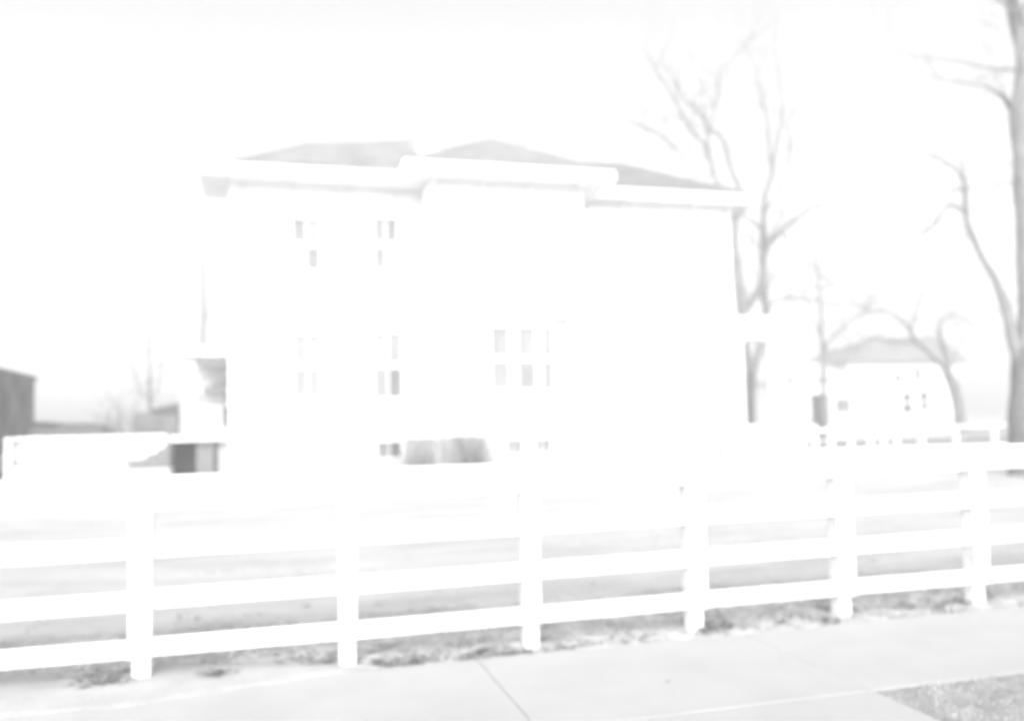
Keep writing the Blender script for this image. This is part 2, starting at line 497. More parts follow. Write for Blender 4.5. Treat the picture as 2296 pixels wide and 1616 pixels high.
# ------------------------------------------------------------------ the big white house
YL, YM, YR = 22.0, 21.0, 23.0
house = thing('white_house', 'large white two-storey house with hip roofs behind the board fence', 'house', (5, 24, 0))
XL = at(515, 700, YL).x            # left end wall
XA = at(902, 370, YM - .7).x + .72            # left edge of the projecting middle
XB = at(1383, 385, YM - .7).x - .72
XR = at(1642, 700, YR).x
zL = at(700, 372, YL - .7).z
zM = at(1150, 368, YM - .7).z
zR = at(1520, 426, YR - .6).z
def house_body():
    H = house
    MB().box(XL, XA - 0.002, YL, 31, 1.0, zL - 0.05).build('wall', M['wall'], H)
    MB().box(XA, XB, YM, 30, 1.0, zM - 0.05).build('wall', M['wall'], H)
    MB().box(XB + 0.002, XR, YR, 31, 1.0, zR - 0.05).build('wall', M['wall'], H)
    MB().box(XL - 0.06, XA - 0.07, YL - 0.06, 31, -0.2, 1.0).box(XA - 0.06, XB + 0.06, YM - 0.06, 30, -0.2, 1.0).box(XB + 0.07, XR + 0.06, YR - 0.06, 31, -0.2, 1.0).build('foundation', M['stone'], H)
    # corner boards
    for (x, y, z) in ((XL, YL, zL), (XA, YM, zM), (XB, YM, zM), (XR, YR, zR)):
        MB().box(x - 0.03, x + 0.12 if x in (XL, XA) else x + 0.03, y - 0.03, y + 0.1, 1.02, z - 0.45).build('corner_board', M['white'], H) if x in (XL, XA) else MB().box(x - 0.12, x + 0.03, y - 0.03, y + 0.1, 1.02, z - 0.45).build('corner_board', M['white'], H)
    # cornices: soffit slab + frieze, each with brackets
    def cornice(x0, x1, y, z, ov, back=31):
        MB().box(x0 - ov, x1 + ov, y - ov, back, z - 0.3, z).build('cornice', M['white'], H, bevel=0.02)
        MB().box(x0 - 0.035, x1 + 0.035, y - 0.035, y + 0.05, z - 0.62, z - 0.302).build('frieze', M['white'], H)
        n = int((x1 - x0) / 1.05)
        for k in range(n + 1):
            x = x0 + 0.12 + (x1 - x0 - 0.24) * k / n
            MB().prism([(x - 0.05, z - 0.304), (x + 0.05, z - 0.304), (x + 0.05, z - 0.38), (x - 0.05, z - 0.38)], y - ov * 0.75, y - 0.037).build('bracket', M['white'], H)
            MB().box(x - 0.05, x + 0.05, y - ov * 0.3, y - 0.037, z - 0.55, z - 0.382).build('bracket', M['white'], H)
    cornice(XL, XA - 0.72, YL, zL, 0.7, YL + 1.8)
    cornice(XA, XB, YM, zM, 0.7, 30)
    cornice(XB + 0.73, XR, YR, zR, 0.6)
    # roofs
    def roof(vs, fs, m='roof'):
        MB().add(vs, fs).build('roof', M[m], H)
    # left wing: hip at its left end, gable at the chimney
    e0, e1, yb = XL - 0.1, XA - 0.05, 31.0
    ra, rb = at(692, 319, 26.3), at(931, 313, 26.3)
    z = zL
    roof([(e0, YL - 0.72, z), (e1, YL - 0.72, z), (e1, yb, z), (e0, yb, z), tuple(ra), tuple(rb)],
         [(0, 1, 5, 4), (3, 0, 4), (2, 3, 4, 5), (1, 2, 5)])
    # middle: pyramid hip
    e0, e1 = XA - 0.72, XB + 0.72
    ap = at(1099, 310, 25.2)
    roof([(e0, YM - 0.72, zM), (e1, YM - 0.72, zM), (e1, 30, zM), (e0, 30, zM), tuple(ap)], [(0, 1, 4), (1, 2, 4), (2, 3, 4), (3, 0, 4)])
    # right wing: hip at its right end, ridge running back under the middle roof
    e0, e1 = XB - 1.2, XR + 0.62
    rr = at(1396, 366, 26.6)
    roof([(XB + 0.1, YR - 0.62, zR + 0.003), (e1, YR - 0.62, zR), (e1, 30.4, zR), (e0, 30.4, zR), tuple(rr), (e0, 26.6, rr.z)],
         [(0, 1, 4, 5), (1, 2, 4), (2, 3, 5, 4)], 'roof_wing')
    # low kneewall roof joining middle and right ridges
    # chimney and mast
    c0, c1 = at(934, 330, 24.4), at(984, 330, 24.4)
    ztop = at(955, 296, 24.4).z
    MB().box(c0.x, c1.x, 24.4, 25.3, zL - 0.5, ztop).build('chimney', M['white'], H)
    MB().box(c0.x - 0.05, c1.x + 0.05, 24.35, 25.35, ztop, ztop + 0.12).build('chimney_cap', M['white'], H)
    m0, m1 = at(931, 318, 24.3), at(931, 222, 24.3)
    MB().tube([m0 - Vector((0, 0, .6)), m1], [0.035, 0.02], 6).build('mast', M['metal'], H)
    v = at(1172, 322, 24.6)
    MB().box(v.x - 0.1, v.x + 0.1, 24.5, 24.7, v.z - 0.5, v.z + 0.15).build('roof_vent', M['metal'], H)
house_body()

def house_windows():
    H = house
    g0, g1, g2, g3, g4 = G
    window(H, 656, 716, 492, 606, YL - .001, [g2, g0, g0, g2])
    window(H, 839, 890, 492, 606, YL - .001, [g1, g2, g1, g0])
    window(H, 661, 718, 752, 888, YL - .001, [g0, g0, g0, g0])
    window(H, 839, 900, 748, 891, YL - .001, [g0, g1, g1, g3])
    window(H, 846, 899, 990, 1026, YL - .062, [g2, g4], rows=1, fr=.05)
    window(H, 1138, 1168, 985, 1016, YM - .702, [g1, g3], rows=1, fr=.04)
    window(H, 1200, 1232, 984, 1014, YM - .702, [g1, g2], rows=1, fr=.04)
    window(H, 1312, 1340, 990, 1020, YM - .062, [BLIND_GLARE], cols=1, rows=1, fr=.04)
    window(H, 1490, 1518, 985, 1010, YR - .062, [BLIND_GLARE], cols=1, rows=1, fr=.04)
    window(H, 1116, 1152, 484, 606, YM - .001, [BLIND_GLARE2])
    window(H, 1164, 1200, 484, 606, YM - .001, [BLIND_GLARE2])
    window(H, 1300, 1344, 486, 608, YM - .001, [BLIND_GLARE])
    window(H, 1310, 1352, 742, 880, YM - .001, [BLIND_GLARE])
    window(H, 1450, 1492, 520, 632, YR - .001, [BLIND_GLARE])
    window(H, 1560, 1600, 524, 636, YR - .001, [BLIND_GLARE])
    window(H, 1455, 1495, 750, 880, YR - .001, [BLIND_GLARE])
    # canted bay with three tall sashes, the right one turned away
    xa, xb = at(1090, 800, YM - .7).x, at(1240, 800, YM - .7).x
    zb, zt = at(1150, 905, YM - .7).z, at(1150, 712, YM - .7).z
    MB().plan([(xa - 0.6, YM - .002), (xa, YM - .7), (xb, YM - .7), (xb + .6, YM - .002)], -.1, zb).build('bay_base', M['wall'], H)
    MB().plan([(xa - 0.6, YM - .002), (xa, YM - .7), (xb, YM - .7), (xb + .6, YM - .002)], zb + .002, zt).build('bay_wall', M['white'], H)
    MB().plan([(xa - 0.8, YM - .002), (xa - .1, YM - .9), (xb + .1, YM - .9), (xb + .8, YM - .002)], zt + .002, zt + .2).build('bay_roof', M['white'], H)
    window(H, 1101, 1140, 735, 873, YM - .702, [g0, g0], cols=1, fr=.06)
    window(H, 1161, 1199, 735, 873, YM - .702, [g0, g0], cols=1, fr=.06)
    window(H, 1216, 1238, 737, 873, YM - .702, [g0, g0], cols=1, fr=.04)
house_windows()

def entry_porch():
    H = house
    xa, xb = at(905, 900, 19.6).x, at(1084, 900, 19.6).x
    y0, y1 = 19.4, YM - .065
    zd = at(1000, 968, 19.4).z
    MB().box(xa, xb, y0, y1, zd - .12, zd).build('porch_deck', M['white'], H)
    xm = (xa + xb) / 2
    q0, q1 = at(1052, 966, 19.5), at(1052, 700, 19.5)
    MB().tube([(q0.x, 19.5, zd), (q0.x, 19.5, q1.z)], [.04, .035], 10).build('porch_pole', M['white'], H, smooth=True)
    for x in (xa + .1, xa + .62, xb - .62, xb - .1):
        MB().box(x - .06, x + .06, y0 + .06, y0 + .18, zd, zd + .95).build('newel_post', M['white'], H, bevel=.01)
    # railing
    for (a, b) in ((xa + .19, xa + .54), (xb - .54, xb - .19)):
        MB().box(a, b, y0 + .09, y0 + .15, zd + .72, zd + .78).build('handrail', M['white'], H)
        for k in range(3):
            x = a + (b - a) * (k + .5) / 3
            MB().box(x - .018, x + .018, y0 + .1, y0 + .14, zd, zd + .72).build('baluster', M['white'], H)
    # door behind
    MB().box(xm - .45, xm + .45, YM - .05, YM - .002, zd, zd + 2.1).build('front_door', M['white'], H)
    # dark space under the deck, with a lattice of laths before it
    MB().box(xa + .05, xb - .05, y0 + .25, y0 + .3, 0.0, zd - .122).build('porch_skirt', M['grey'], H)
    q0 = at(974, 1010, 19.4).x
    MB().box(q0, q0 + .14, y0 - .01, y0 + .24, 0, zd - .124).build('porch_pier', M['grey'], H)
    n = 26
    for k in range(n):
        x = xa + .06 + (xb - xa - .12) * k / (n - 1)
        w_ = .022
        if q0 - .03 < x < q0 + .17:
            continue
        MB().box(x - w_, x + w_, y0 + .02, y0 + .045, .0, zd - .124).build('lattice_lath', M['grey'], H)
entry_porch()

# ---- left side porch
def left_porch():
    H = house
    Y0, Y1 = 22.6, 26.5
    def X(px, Y, py=900): return at(px, py, Y).x
    def Z(px, py, Y): return at(px, py, Y).z
    xr = XL - .065
    zt = Z(450, 800, Y0)
    MB().box(X(400, Y0, 800), xr, Y0 - .3, Y1 + .3, zt, zt + .25).build('porch_roof', M['white'], H, bevel=.02)
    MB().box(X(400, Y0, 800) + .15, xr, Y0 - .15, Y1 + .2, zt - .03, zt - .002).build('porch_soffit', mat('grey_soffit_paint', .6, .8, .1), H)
    MB().box(X(445, Y1, 900), xr, Y1, Y1 + .12, 1.1, zt - .035).build('porch_back_wall', M['wall'], H)
    MB().box(X(442, Y1), X(511, Y1), Y1 - .04, Y1 - .002, Z(470, 908, Y1), Z(470, 880, Y1)).build('window', M['grey'], H)
    MB().prism([(X(452, Y1), Z(452, 872, Y1)), (X(511, Y1), Z(511, 872, Y1)), (X(511, Y1), Z(511, 850, Y1))], Y1 - .5, Y1 - .005).build('awning', M['grey'], H)
    # door at right
    d = MB().box(X(501, Y1), X(515, Y1), Y1 - .04, Y1 - .003, Z(508, 958, Y1), Z(508, 912, Y1)).build('porch_door', M['void'], H)
    # pillar and thin posts
    zd = Z(440, 976, Y0)
    MB().box(X(412, Y0), X(438, Y0), Y0, Y0 + .3, zd, zt - .035).build('porch_pillar', M['white'], H, bevel=.02)
    MB().box(X(403, Y0), X(409, Y0), Y0 + .05, Y0 + .12, zd, Z(405, 893, Y0)).build('porch_post', M['grey'], H)
    MB().box(X(440.5, Y0), X(444, Y0), Y0 + .02, Y0 + .06, Z(440, 845, Y0), zt - .035).build('downpipe', M['grey'], H)
    # deck and what is under it
    MB().box(X(380, Y0), xr, Y0 - .1, Y1, zd - .14, zd).build('porch_deck', M['white'], H)
    Yb = Y0 + .1
    zb = 0.0
    MB().box(X(380, Yb), X(439, Yb), Yb + .5, Yb + .6, zb, zd - .142).build('opening_shade_sheet', M['void'], H)  # dark sheet standing for the shade inside the open crawlspace
    MB().box(X(376, Yb), X(380.5, Yb), Yb, Yb + .7, zb, zd - .142).build('porch_pier', M['white'], H)
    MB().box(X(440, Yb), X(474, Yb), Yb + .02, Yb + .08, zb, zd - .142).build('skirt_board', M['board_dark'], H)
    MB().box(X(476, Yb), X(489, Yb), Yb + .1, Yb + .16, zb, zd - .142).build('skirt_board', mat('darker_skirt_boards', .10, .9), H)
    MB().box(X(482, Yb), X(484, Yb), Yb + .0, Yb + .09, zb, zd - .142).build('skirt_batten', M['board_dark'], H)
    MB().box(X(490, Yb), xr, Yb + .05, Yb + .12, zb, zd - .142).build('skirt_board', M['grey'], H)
left_porch()

# ---- steps and low wall to the left
def garden_wall():
    Y = 22.9
    def X(px, py=1020, yy=Y): return at(px, py, yy).x
    def Z(px, py, yy=Y): return at(px, py, yy).z
    x0, x1 = X(30), X(372)
    root = thing('garden_wall', 'low white panelled wall with coping left of the big house', 'wall', ((x0 + x1) / 2, Y, 0))
    zt = Z(200, 993)
    MB().box(x0, x1, Y, Y + .22, 0, zt).build('wall_panel', M['white'], root)
    MB().box(x0, x1, Y - .12, Y - .002, 0, Z(200, 1041)).build('plinth', M['white'], root, bevel=.01)
    MB().box(x0, x1, Y - .06, Y + .28, zt + .09, zt + .18).build('coping', M['white'], root, bevel=.01)
    MB().box(x0, x1, Y + .01, Y + .2, zt, zt + .09).build('coping_joint', M['board_dark'], root)
    MB().box(x0, x1, Y - .1, Y - .003, Z(200, 1041) + .002, Z(200, 1041) + .09).build('plinth_joint', M['board_dark'], root)
    MB().box(x0, x1, Y - .19, Y - .122, 0, Z(200, 1058)).build('footing', M['grey'], root)
    MB().box(X(33), X(37), Y - .05, Y - .003, Z(200, 1041) + .05, zt - .002).build('corner_joint', M['grey'], root)
    for px in (190, 278):
        MB().box(X(px) - .05, X(px) + .05, Y - .045, Y - .002, Z(200, 1041) + .002, zt).build('pilaster', M['white'], root)
    MB().box(X(16), X(32), Y - .22, Y + .34, 0, zt + .03).build('pier', M['white'], root, bevel=.01)
    MB().box(X(14), X(34), Y - .28, Y + .4, zt + .032, zt + .17).build('pier_cap', M['white'], root, bevel=.05)
    st = thing('outdoor_steps', 'white concrete steps rising to the left side porch', 'steps', (X(345), Y - .9, 0))
    pys = [(286, 1052), (306, 1041), (331, 1029), (355, 1017), (372, 1005)]
    for k, (px, py) in enumerate(pys):
        xa = X(px, py, Y - 1.2)
        xb = X(379, py, Y - 1.2)
        z1 = Z(px, py, Y - 1.2)
        z0 = 0 if k == 0 else Z(pys[k - 1][0], pys[k - 1][1], Y - 1.2)
        MB().box(xa, xb, Y - 1.2, Y - .25, z0 + .104, z1).build('step', M['stone'], st, bevel=.01)
        MB().box(xa - .03, xb, Y - 1.23, Y - .25, z1 + .001, z1 + .10).build('tread', M['board_dark'], st)
garden_wall()

# ---- right side porch of the house
def right_porch():
    H = house
    Y0, Y1 = 24.0, 24.9
    def X(px, Y, py=900): return at(px, py, Y).x
    def Z(px, py, Y): return at(px, py, Y).z
    zr0, zr1 = Z(1710, 762, Y0), Z(1710, 708, Y0)
    x0, x1 = XR + .003, X(1745, Y0, 740)
    MB().box(x0, x1, Y0, Y1, zr0, zr1).build('porch_roof', M['white'], H, bevel=.03)
    xs = X(1790, Y0, 800)
    MB().box(x1 + .002, xs, Y0 + .4, Y1, Z(1760, 800, Y0), Z(1760, 782, Y0)).build('porch_roof', M['white'], H, bevel=.02)
    MB().box(x0, xs, Y0 - .2, Y1, .0, Z(1710, 952, Y0)).build('porch_deck', M['white'], H)
    zd = Z(1710, 952, Y0) + .002
    for px in (1667, 1737):
        MB().box(X(px - 6, Y0), X(px + 7, Y0), Y0 + .05, Y0 + .25, zd, zr0 - .002).build('porch_column', M['white'], H, bevel=.02)
    MB().box(X(1773, Y0), X(1782, Y0), Y0 + .45, Y0 + .6, zd, Z(1760, 800, Y0) - .002).build('porch_column', M['white'], H)
    for px, w_ in ((1637, 7), (1750, 8)):
        MB().box(X(px, Y0 - .25, 1000), X(px + w_, Y0 - .25, 1000), Y0 - .24, Y0 - .205, .3, Z(px, 962, Y0 - .25)).build('deck_batten', M['grey'], H)
right_porch()

# ------------------------------------------------------------------ trees
def curve_pts(pts, n=5):
    """Catmull-Rom through (vec, radius) samples"""
    out = []
    P = [pts[0]] + pts + [pts[-1]]
    for i in range(1, len(P) - 2):
        for k in range(n):
            t = k / n
            def cr(a, b, c, d):
                return 0.5 * ((2 * b) + (c - a) * t + (2 * a - 5 * b + 4 * c - d) * t * t + (3 * b - a - 3 * c + d) * t ** 3)
            v = cr(P[i - 1][0], P[i][0], P[i + 1][0], P[i + 2][0])
            r = P[i][1] + (P[i + 1][1] - P[i][1]) * t
            out.append((v, r))
    out.append(pts[-1])
    return out
def twig_rec(mb, p, d, L, r, depth, rng):
    n = 4
    pts, rad = [p.copy()], [r]
    q = p.copy()
    dd = d.copy()
    for k in range(n):
        dd = (dd + Vector((rng.gauss(0, .12), rng.gauss(0, .12), rng.gauss(0.03, .1)))).normalized()
        q = q + dd * (L / n)
        pts.append(q.copy())
        rad.append(max(r * (1 - .75 * (k + 1) / n), .0025))
    mb.tube(pts, rad, 4)
    if depth <= 0:
        return
    for k in range(1, n + 1):
        for _ in range(1 if k < n else 2):
            if rng.random() < .8:
                s = Vector((rng.gauss(0, 1), rng.gauss(0, 1), rng.gauss(.25, .8))).normalized()
                nd = (dd * .75 + s * .75).normalized()
                twig_rec(mb, pts[k], nd, L * rng.uniform(.45, .7), max(rad[k] * .7, .003), depth - 1, rng)
def tree(name, label, Y, trunk, limbs, bark='bark', twigs=1.0, tl=1.6, seed=1, depth=2, group=None, tr=.014, lbark='bark_bloom', wk=1.1):
    rng = random.Random(seed)
    def conv(pl, spread=0.0, y0=None):
        out = []
        yy = Y if y0 is None else y0
        for i, q in enumerate(pl):
            px, py, wd = q[:3]
            yk = yy + spread * i / max(1, len(pl) - 1)
            p = at(px, py, yk)
            out.append((p, wd * wk * pxsize(p) / 2))
        return out
    tp = conv(trunk)
    base = tp[0][0].copy()
    if base.z > 0:                       # carry the trunk down to the ground with a root flare
        b2 = Vector((base.x, base.y, -.1))
        tp = [(b2, tp[0][1] * 1.35), (Vector((base.x, base.y, min(.35, base.z * .5))), tp[0][1] * 1.08)] + tp
    root = thing(name, label, 'tree', (base.x, base.y, 0), group)
    c = curve_pts(tp)
    MB().tube([a for a, b in c], [b for a, b in c], 12, .25).build('trunk', M[bark], root, smooth=True)
    tw = MB()
    for li, pl in enumerate(limbs):
        sp = pl[0] if isinstance(pl[0], (int, float)) else rng.uniform(-1.6, 1.6)
        pl2 = pl[1:] if isinstance(pl[0], (int, float)) else pl
        cc = curve_pts(conv(pl2, sp))
        MB().tube([a for a, b in cc], [b for a, b in cc], 8, .2).build('limb', M[lbark], root, smooth=True)
        for i in range(2, len(cc)):
            if rng.random() < .38 * twigs:
                d = (cc[i][0] - cc[i - 1][0])
                if d.length < 1e-5: continue
                d.normalize()
                s = Vector((rng.gauss(0, 1), rng.gauss(0, 1), rng.gauss(.35, .7))).normalized()
                twig_rec(tw, cc[i][0], (d * .6 + s).normalized(), tl * rng.uniform(.5, 1.1), min(max(cc[i][1] * .4, .006), tr), depth, rng)
        d = (cc[-1][0] - cc[-2][0]).normalized()
        twig_rec(tw, cc[-1][0], d, tl * 1.1, max(cc[-1][1], .006), depth, rng)
    if tw.v:
        t = tw.build('twigs', M['twig'], root)
        t['kind'] = 'stuff'
    return root

# tree behind the right end of the house
tree('bare_tree', 'tall bare forked tree rising behind the right end of the white house', 30.5,
     [(1685, 950, 17), (1684, 880, 19), (1685, 830, 24)],
     [[-.8, (1682, 850, 15), (1673, 770, 15), (1666, 697, 20), (1652, 600, 20), (1643, 520, 17), (1650, 470, 11), (1657, 426, 8), (1640, 380, 7), (1623, 316, 6), (1589, 287, 7), (1570, 255, 5), (1544, 231, 3.5)],
      [.6, (1688, 840, 16), (1700, 790, 17), (1712, 755, 17), (1718, 700, 17), (1712, 660, 15), (1711, 600, 13), (1712, 544, 14), (1713, 500, 14), (1717, 439, 8), (1731, 387, 8), (1741, 321, 8), (1755, 262, 6), (1752, 210, 4), (1745, 150, 3)],
      [-.5, (1676, 692, 15), (1690, 665, 14), (1706, 638, 14), (1712, 605, 10)],
      [.5, (1712, 548, 10), (1745, 520, 10), (1780, 495, 8), (1812, 470, 4), (1850, 456, 2.5)],
      [.3, (1714, 560, 7), (1738, 538, 7), (1754, 527, 5), (1790, 560, 3), (1823, 598, 3)],
      [-.3, (1712, 520, 7), (1700, 505, 5), (1685, 495, 4)],
      [-1., (1731, 387, 6), (1724, 340, 6), (1723, 294, 6), (1716, 250, 4.5), (1706, 200, 2.5)],
      [1., (1720, 470, 5), (1757, 410, 5), (1773, 350, 5), (1768, 281, 4), (1790, 240, 3), (1830, 205, 2)],
      [.2, (1657, 440, 5), (1610, 413, 6), (1596, 370, 6), (1589, 334, 5), (1587, 292, 5)],
      [.9, (1589, 289, 5), (1601, 250, 5), (1612, 200, 4), (1616, 160, 3), (1670, 105, 2.5)],
      [-.9, (1600, 390, 4), (1580, 330, 4), (1560, 302, 5), (1538, 271, 5), (1520, 237, 4), (1504, 208, 4)],
      [-.7, (1590, 400, 3), (1545, 375, 3), (1517, 339, 4), (1483, 305, 4), (1450, 286, 4), (1417, 276, 2.5)],
      [.4, (1718, 690, 8), (1740, 674, 5), (1780, 669, 5), (1823, 674, 3)]],
     seed=3, twigs=1.1, tl=1.9, tr=.016, depth=2, lbark='bark_bloom', wk=1.15)
# slender tree behind the right porch
tree('slender_tree', 'slender faint bare tree standing left of the small far house', 36,
     [(1848, 930, 10), (1846, 830, 9), (1842, 740, 7)],
     [[(1842, 745, 7), (1837, 650, 5), (1828, 570, 4), (1830, 500, 3)],
      [(1848, 790, 8), (1858, 765, 6), (1890, 735, 4), (1928, 705, 3)],
      [(1846, 810, 6), (1862, 790, 5), (1895, 780, 3), (1930, 770, 3)],
      [(1845, 760, 4), (1815, 700, 3), (1800, 640, 2)]],
     bark='bark_bloom', seed=5, twigs=1.8, tl=1.9, depth=2, tr=.014)
# tree B in front of the small house
tree('curved_tree', 'bare tree with a curved trunk in front of the small far house', 26,
     [(2152, 950, 22), (2148, 905, 20), (2137, 862, 20), (2122, 832, 19)],
     [[.6, (2130, 845, 13), (2124, 815, 12), (2117, 780, 12), (2106, 748, 8), (2107, 728, 6), (2122, 712, 4.5), (2142, 704, 4), (2158, 712, 3)],
      [-.6, (2124, 834, 13), (2105, 812, 11), (2078, 785, 9), (2052, 762, 9), (2040, 738, 8), (2020, 718, 4.5), (1990, 703, 4), (1955, 696, 3)],
      [.3, (2042, 742, 5), (2050, 715, 4.5), (2060, 680, 3.5), (2076, 638, 3), (2090, 600, 2)],
      [-.3, (2055, 764, 5), (2030, 768, 4.5), (1998, 766, 4), (1970, 760, 3)]],
     seed=8, twigs=.9, tl=1.4, depth=2, tr=.011, bark='bark_bloom')
# tree C at the right edge
tree('leaning_tree', 'large bare tree with a limb leaning left at the right edge of the view', 17,
     [(2294, 950, 52), (2295, 900, 49), (2297, 830, 46), (2299, 780, 50)],
     [[.5, (2290, 815, 26), (2272, 765, 24), (2262, 710, 23), (2249, 668, 21), (2229, 622, 15), (2205, 583, 13), (2183, 535, 12), (2168, 495, 12), (2165, 450, 12), (2163, 418, 14), (2158, 380, 5), (2156, 342, 3)],
      [-.6, (2299, 790, 42), (2306, 700, 40), (2303, 600, 40), (2301, 520, 40), (2298, 440, 42), (2294, 368, 40), (2290, 290, 42), (2286, 246, 36), (2297, 190, 36), (2299, 123, 38)],
      [-.6, (2299, 130, 30), (2283, 70, 26), (2272, 20, 24), (2268, -30, 20)],
      [-.4, (2299, 130, 20), (2315, 60, 18), (2325, 0, 16)],
      [-.6, (2280, 300, 15), (2270, 255, 13), (2254, 219, 9), (2230, 203, 6), (2200, 193, 4), (2137, 183, 3.5)],
      [.5, (2296, 160, 8), (2260, 156, 5), (2217, 153, 4.5), (2147, 137, 3.5), (2046, 126, 2)],
      [.4, (2164, 425, 8), (2152, 395, 6), (2133, 372, 4.5), (2095, 350, 3.5), (2056, 334, 2.5)],
      [-.4, (2168, 480, 7), (2150, 466, 6), (2125, 464, 5), (2094, 502, 6), (2068, 525, 4), (1983, 571, 3), (1925, 610, 2.5), (1865, 640, 2)],
      [-.2, (2162, 425, 5), (2125, 425, 3), (2083, 433, 2)],
      [.3, (2168, 420, 4), (2220, 416, 3.5), (2278, 410, 3)]],
     seed=11, twigs=.5, tl=1.2, depth=2, tr=.01)
# faint trees at left
tree('bare_tree', 'faint tall bare tree showing above the left porch roof', 75,
     [(452, 960, 18), (454, 800, 16), (455, 720, 13)],
     [[(455, 730, 12), (455, 640, 11), (452, 560, 8)], [(455, 790, 6), (425, 770, 4), (395, 775, 3)], [(455, 740, 6), (470, 690, 4), (478, 640, 3)]],
     bark='bark_bloom', seed=14, twigs=1.4, tl=1.9, depth=2, tr=.018)
tree('bare_tree', 'thin bare tree above the low grey shed left of the big house', 44,
     [(337, 960, 8), (336, 900, 7), (335, 840, 6)],
     [[(335, 845, 5), (334, 790, 3.5), (340, 740, 2.5)], [(336, 900, 4), (318, 880, 4), (305, 850, 3), (296, 810, 2)], [(336, 910, 3), (350, 880, 3), (360, 840, 2)]],
     bark='bark', seed=17, twigs=1.8, tl=1.9, depth=2, tr=.018)

# ------------------------------------------------------------------ shrubs (bare stems)
def shrub(name, label, cx, cy, h, w_, n, seed, m='twig', r=.008, depth=1):
    rng = random.Random(seed)
    mb = MB()
    for _ in range(n):
        a = rng.uniform(0, 6.28)
        q = rng.uniform(0, .35) * w_
        p = Vector((cx + math.cos(a) * q, cy + math.sin(a) * q * .6, -.03))
        d = Vector((math.cos(a) * rng.uniform(.1, .55), math.sin(a) * rng.uniform(.1, .4), 1)).normalized()
        twig_rec(mb, p, d, h * rng.uniform(.6, 1), r * rng.uniform(.7, 1.3), depth, rng)
    root = mb.build(name, M[m])
    return tag(root, label, 'shrub', 'bare shrubs round the houses')
for k, (px0, h, w_, n, lab) in enumerate([(942, 1.1, .45, 34, 'bare twiggy shrub under the left half of the entry porch'),
                                     (1030, 1.0, .35, 10, 'thin bare shrub at the middle of the entry porch'),
                                     (1068, 1.25, .35, 40, 'dense bare shrub at the right end of the entry porch, nearest the bay window')]):
    p = at(px0, 1040, 18.9)
    shrub('bare_shrub', lab, p.x, 18.9, h, w_, n, 40 + k, m='bark', r=.011, depth=1)
p = at(228, 950, 34)
shrub('bare_shrub', 'small forked bare shrub behind the low white wall', p.x, 34, 2.1, .8, 9, 50, r=.03)
p = at(300, 920, 36)
shrub('bare_shrub', 'dark bushy bare shrub left of the low grey shed', p.x, 36, 2.6, 1.2, 26, 51, m='bark', r=.03)
p = at(1325, 1000, 20.3)
shrub('bare_shrub', 'thin low bare shrub before the middle of the house wall', p.x, 20.3, .95, .5, 12, 52, r=.006)
p = at(1636, 1000, 22.6)
shrub('bare_shrub', 'thin bare shrub at the right corner of the white house', p.x, 22.6, 1.25, .7, 24, 53, r=.008)

# ------------------------------------------------------------------ far left: dark brick building, shed, car
def brick_building():
    YB = 36.0                                  # far corner; the side wall faces the big house
    x1 = at(77, 900, YB).x
    ya = YB * (x1 / YB) / (at(-60, 900, 10).x / 10)
    zf = at(77, 854, YB).z
    zn = zf * 1.03
    def P(y, z, d=0):
        return (x1 + d, y, z)
    root = thing('brick_building', 'dark brick building with a sloping roofline at the far left', 'building', (x1 - 3, YB - 4, 0))
    MB().add([(x1, ya, 0), (x1, YB, 0), (x1, YB, zf), (x1, ya, zn), (x1 - 8, ya, 0), (x1 - 8, YB, 0), (x1 - 8, YB, zf), (x1 - 8, ya, zn)],
             [(0, 1, 2, 3), (5, 4, 7, 6), (0, 3, 7, 4), (1, 5, 6, 2)]).build('wall', M['brick'], root)
    MB().add([(x1 + .07, ya - .07, zn + .004), (x1 + .07, YB + .07, zf + .004), (x1 - 8, YB + .07, zf + .004), (x1 - 8, ya - .07, zn + .004),
              (x1 + .07, ya - .07, zn + .16), (x1 + .07, YB + .07, zf + .16), (x1 - 8, YB + .07, zf + .16), (x1 - 8, ya - .07, zn + .16)],
             [(3, 2, 1, 0), (4, 5, 6, 7), (0, 1, 5, 4), (1, 2, 6, 5), (2, 3, 7, 6), (3, 0, 4, 7)]).build('parapet', M['roof_dark'], root)
    mb = MB()
    rng = random.Random(4)
    z, row = .05, 0
    while z < zf - .2:
        y = ya + .02 + (.15 if row % 2 else 0)
        while y < YB - .3:
            if rng.random() < .93:
                mb.box(x1 - .01, x1 + rng.uniform(.006, .022), y, y + .285, z, z + .13)
            y += .3
        z += .16
        row += 1
    b = mb.build('brickwork', M['brick'], root)
    b['kind'] = 'stuff'
    Y = YB - 1
    # lean-to
    xa, xb = x1 + .003, at(119, 950, Y).x
    zt, ztb = at(80, 945, Y).z, at(119, 950, Y).z
    MB().prism([(xa, 0), (xb, 0), (xb, ztb - .12), (xa, zt - .12)], Y + .3, Y + 3).build('lean_to_wall', M['grey'], root)
    MB().prism([(xa, zt - .118), (xb + .15, ztb - .118), (xb + .15, ztb), (xa, zt)], Y + .15, Y + 3.1).build('lean_to_roof', M['roof_dark'], root)
brick_building()

